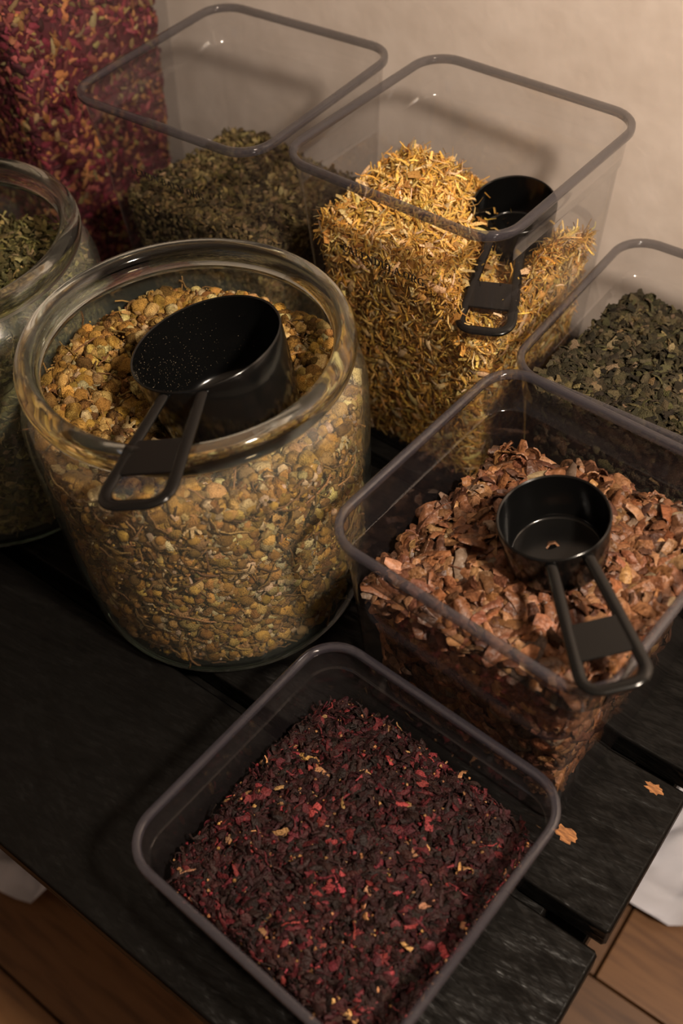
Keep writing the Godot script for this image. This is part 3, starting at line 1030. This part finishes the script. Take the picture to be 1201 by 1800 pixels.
	# ---- pale green herb in the left jar
	reg = jar_region(JAR_B, func(x: float, z: float) -> float: return 0.168 + 0.012 * gauss(x, z, 0.03, -0.05, 0.06) + 0.006 * bump.get_noise_2d(x + 31.0, z))
	var pal := [[c8(142, 134, 84), 0.35], [c8(114, 108, 66), 0.3], [c8(170, 158, 106), 0.2], [c8(84, 82, 50), 0.15]]
	sp = []
	for k in 4:
		sp.append({"called": "cut_herb", "mesh": flake([0.0055, 0.0042, 0.007, 0.0036][k], [0.0014, 0.002, 0.0008, 0.0018][k], 0.7, 0.8, 0.4, 0.0, 4, 2, 800 + k, 0.3, 0.6), "weight": 1.0, "size": 0.005, "thick": 0.001, "colours": pal, "smin": 0.7, "smax": 1.4})
	scatter(reg, "pale_herb", sp, {"label": "pale green cut herb filling the glass jar at the left edge", "category": "dried herb", "core": std(c8(84, 82, 50), 0.9), "material": M.herb_matte, "count_top": 4000, "count_side": 11000, "tilt_top": 1.2, "avoid": [avoid_cup(cup_d, reg.at, reg.turn, 0.031, 0.033, 0.113)]})

func text_on(key: String, words: String, x: float, y: float, width: float) -> void:
	var b: Array = BIN[key]
	var tm := TextMesh.new()
	var f := SystemFont.new()
	f.font_names = PackedStringArray(["Droid Serif"])
	f.font_weight = 700
	tm.font = f
	tm.text = words
	tm.font_size = 32
	tm.pixel_size = 0.001
	tm.depth = 0.002
	tm.horizontal_alignment = HORIZONTAL_ALIGNMENT_LEFT
	var aabb := tm.get_aabb()
	var s := width / aabb.size.x
	var owner_: Node = null
	for c in get_children():
		if c.name.begins_with("square_container") and (c as Node3D).position.is_equal_approx(b[0]): owner_ = c
	var o := part("lettering", tm, M.ink, owner_)
	var H: float = b[2]
	var lean := atan(TAPER)
	o.transform = Transform3D(Basis(Vector3.RIGHT, lean).scaled(Vector3(s, s, 0.1)), Vector3(x, y, bin_half(H, y) + 0.0004))
	o.set_meta("label", "small dark serif lettering printed on the clear wall")

func lettering() -> void:
	text_on("calendula", "CALENDULA ORG.", -0.040, 0.1885, 0.072)
	text_on("balm", "LEMON BALM ORG.", -0.041, 0.193, 0.075)

func details() -> void:
	# pale crumpled cloth on the floor under the table
	var st := begin()
	var n := FastNoiseLite.new()
	n.seed = 12
	n.frequency = 5.0
	var g := []
	var nn := 80
	for i in nn + 1:
		var row := []
		for j in 21:
			var u := float(i) / nn
			var v := j / 20.0
			var scallop := 0.012 * sin(u * 62.0) + 0.020 * n.get_noise_2d(u * 1.3, 0.0)
			var d := 0.15 * v + scallop * (1.0 - v)
			var p := Vector2(-0.80, 0.070).lerp(Vector2(0.10, -0.540), u) + Vector2(-0.55, -0.835) * d
			var y := 0.008 + 0.05 * absf(n.get_noise_2d(p.x * 2.6, p.y * 2.6)) + 0.012 * (0.5 + 0.5 * sin(u * 62.0)) * (1.0 - v)
			row.append(Vector3(p.x, y, p.y))
		g.append(row)
	for i in nn:
		for j in 20:
			for q in [[[0, 0], [1, 0], [1, 1]], [[0, 0], [1, 1], [0, 1]]]:
				var v := []
				for e in q: v.append(g[i + e[0]][j + e[1]])
				tri(st, v[0], v[1], v[2], Vector3.UP, Vector3.UP, Vector3.UP)
	st.generate_normals()
	var o := part("floor_cloth", st.commit(), M.cloth, self)
	tag(o, "pale crumpled cloth lying on the wooden floor under the table", "cloth")

	# pale plant dust clinging to the inside of the large scoop
	var mm := MultiMesh.new()
	mm.transform_format = MultiMesh.TRANSFORM_3D
	mm.mesh = blob(0.00014, 0.00008, 0.00012, 0.5, 5, 3, 0.0, 5)
	var spots: Array[Transform3D] = []
	var big: Node3D
	for c in get_children():
		if c.name == "measuring_scoop": big = c
	for k in 420:
		var a := rng.randfn(1.75, 0.6)
		var h := -0.002 - 0.045 * rng.randf()
		var rad := 0.047 - 0.0018 - 0.075 * absf(h)
		spots.append(Transform3D(Basis(Vector3(rng.randf(), rng.randf(), rng.randf()).normalized(), rng.randf() * TAU).scaled(Vector3.ONE * rng.randf_range(0.5, 1.5)), Vector3(cos(a) * rad, h, sin(a) * rad)))
	mm.instance_count = spots.size()
	for k in spots.size(): mm.set_instance_transform(k, spots[k])
	var mi := MultiMeshInstance3D.new()
	mi.name = "dust"
	mi.multimesh = mm
	mi.material_override = M.dust
	mi.set_meta("kind", "stuff")
	mi.set_meta("label", "pale plant dust clinging to the bowl")
	big.add_child(mi, true)
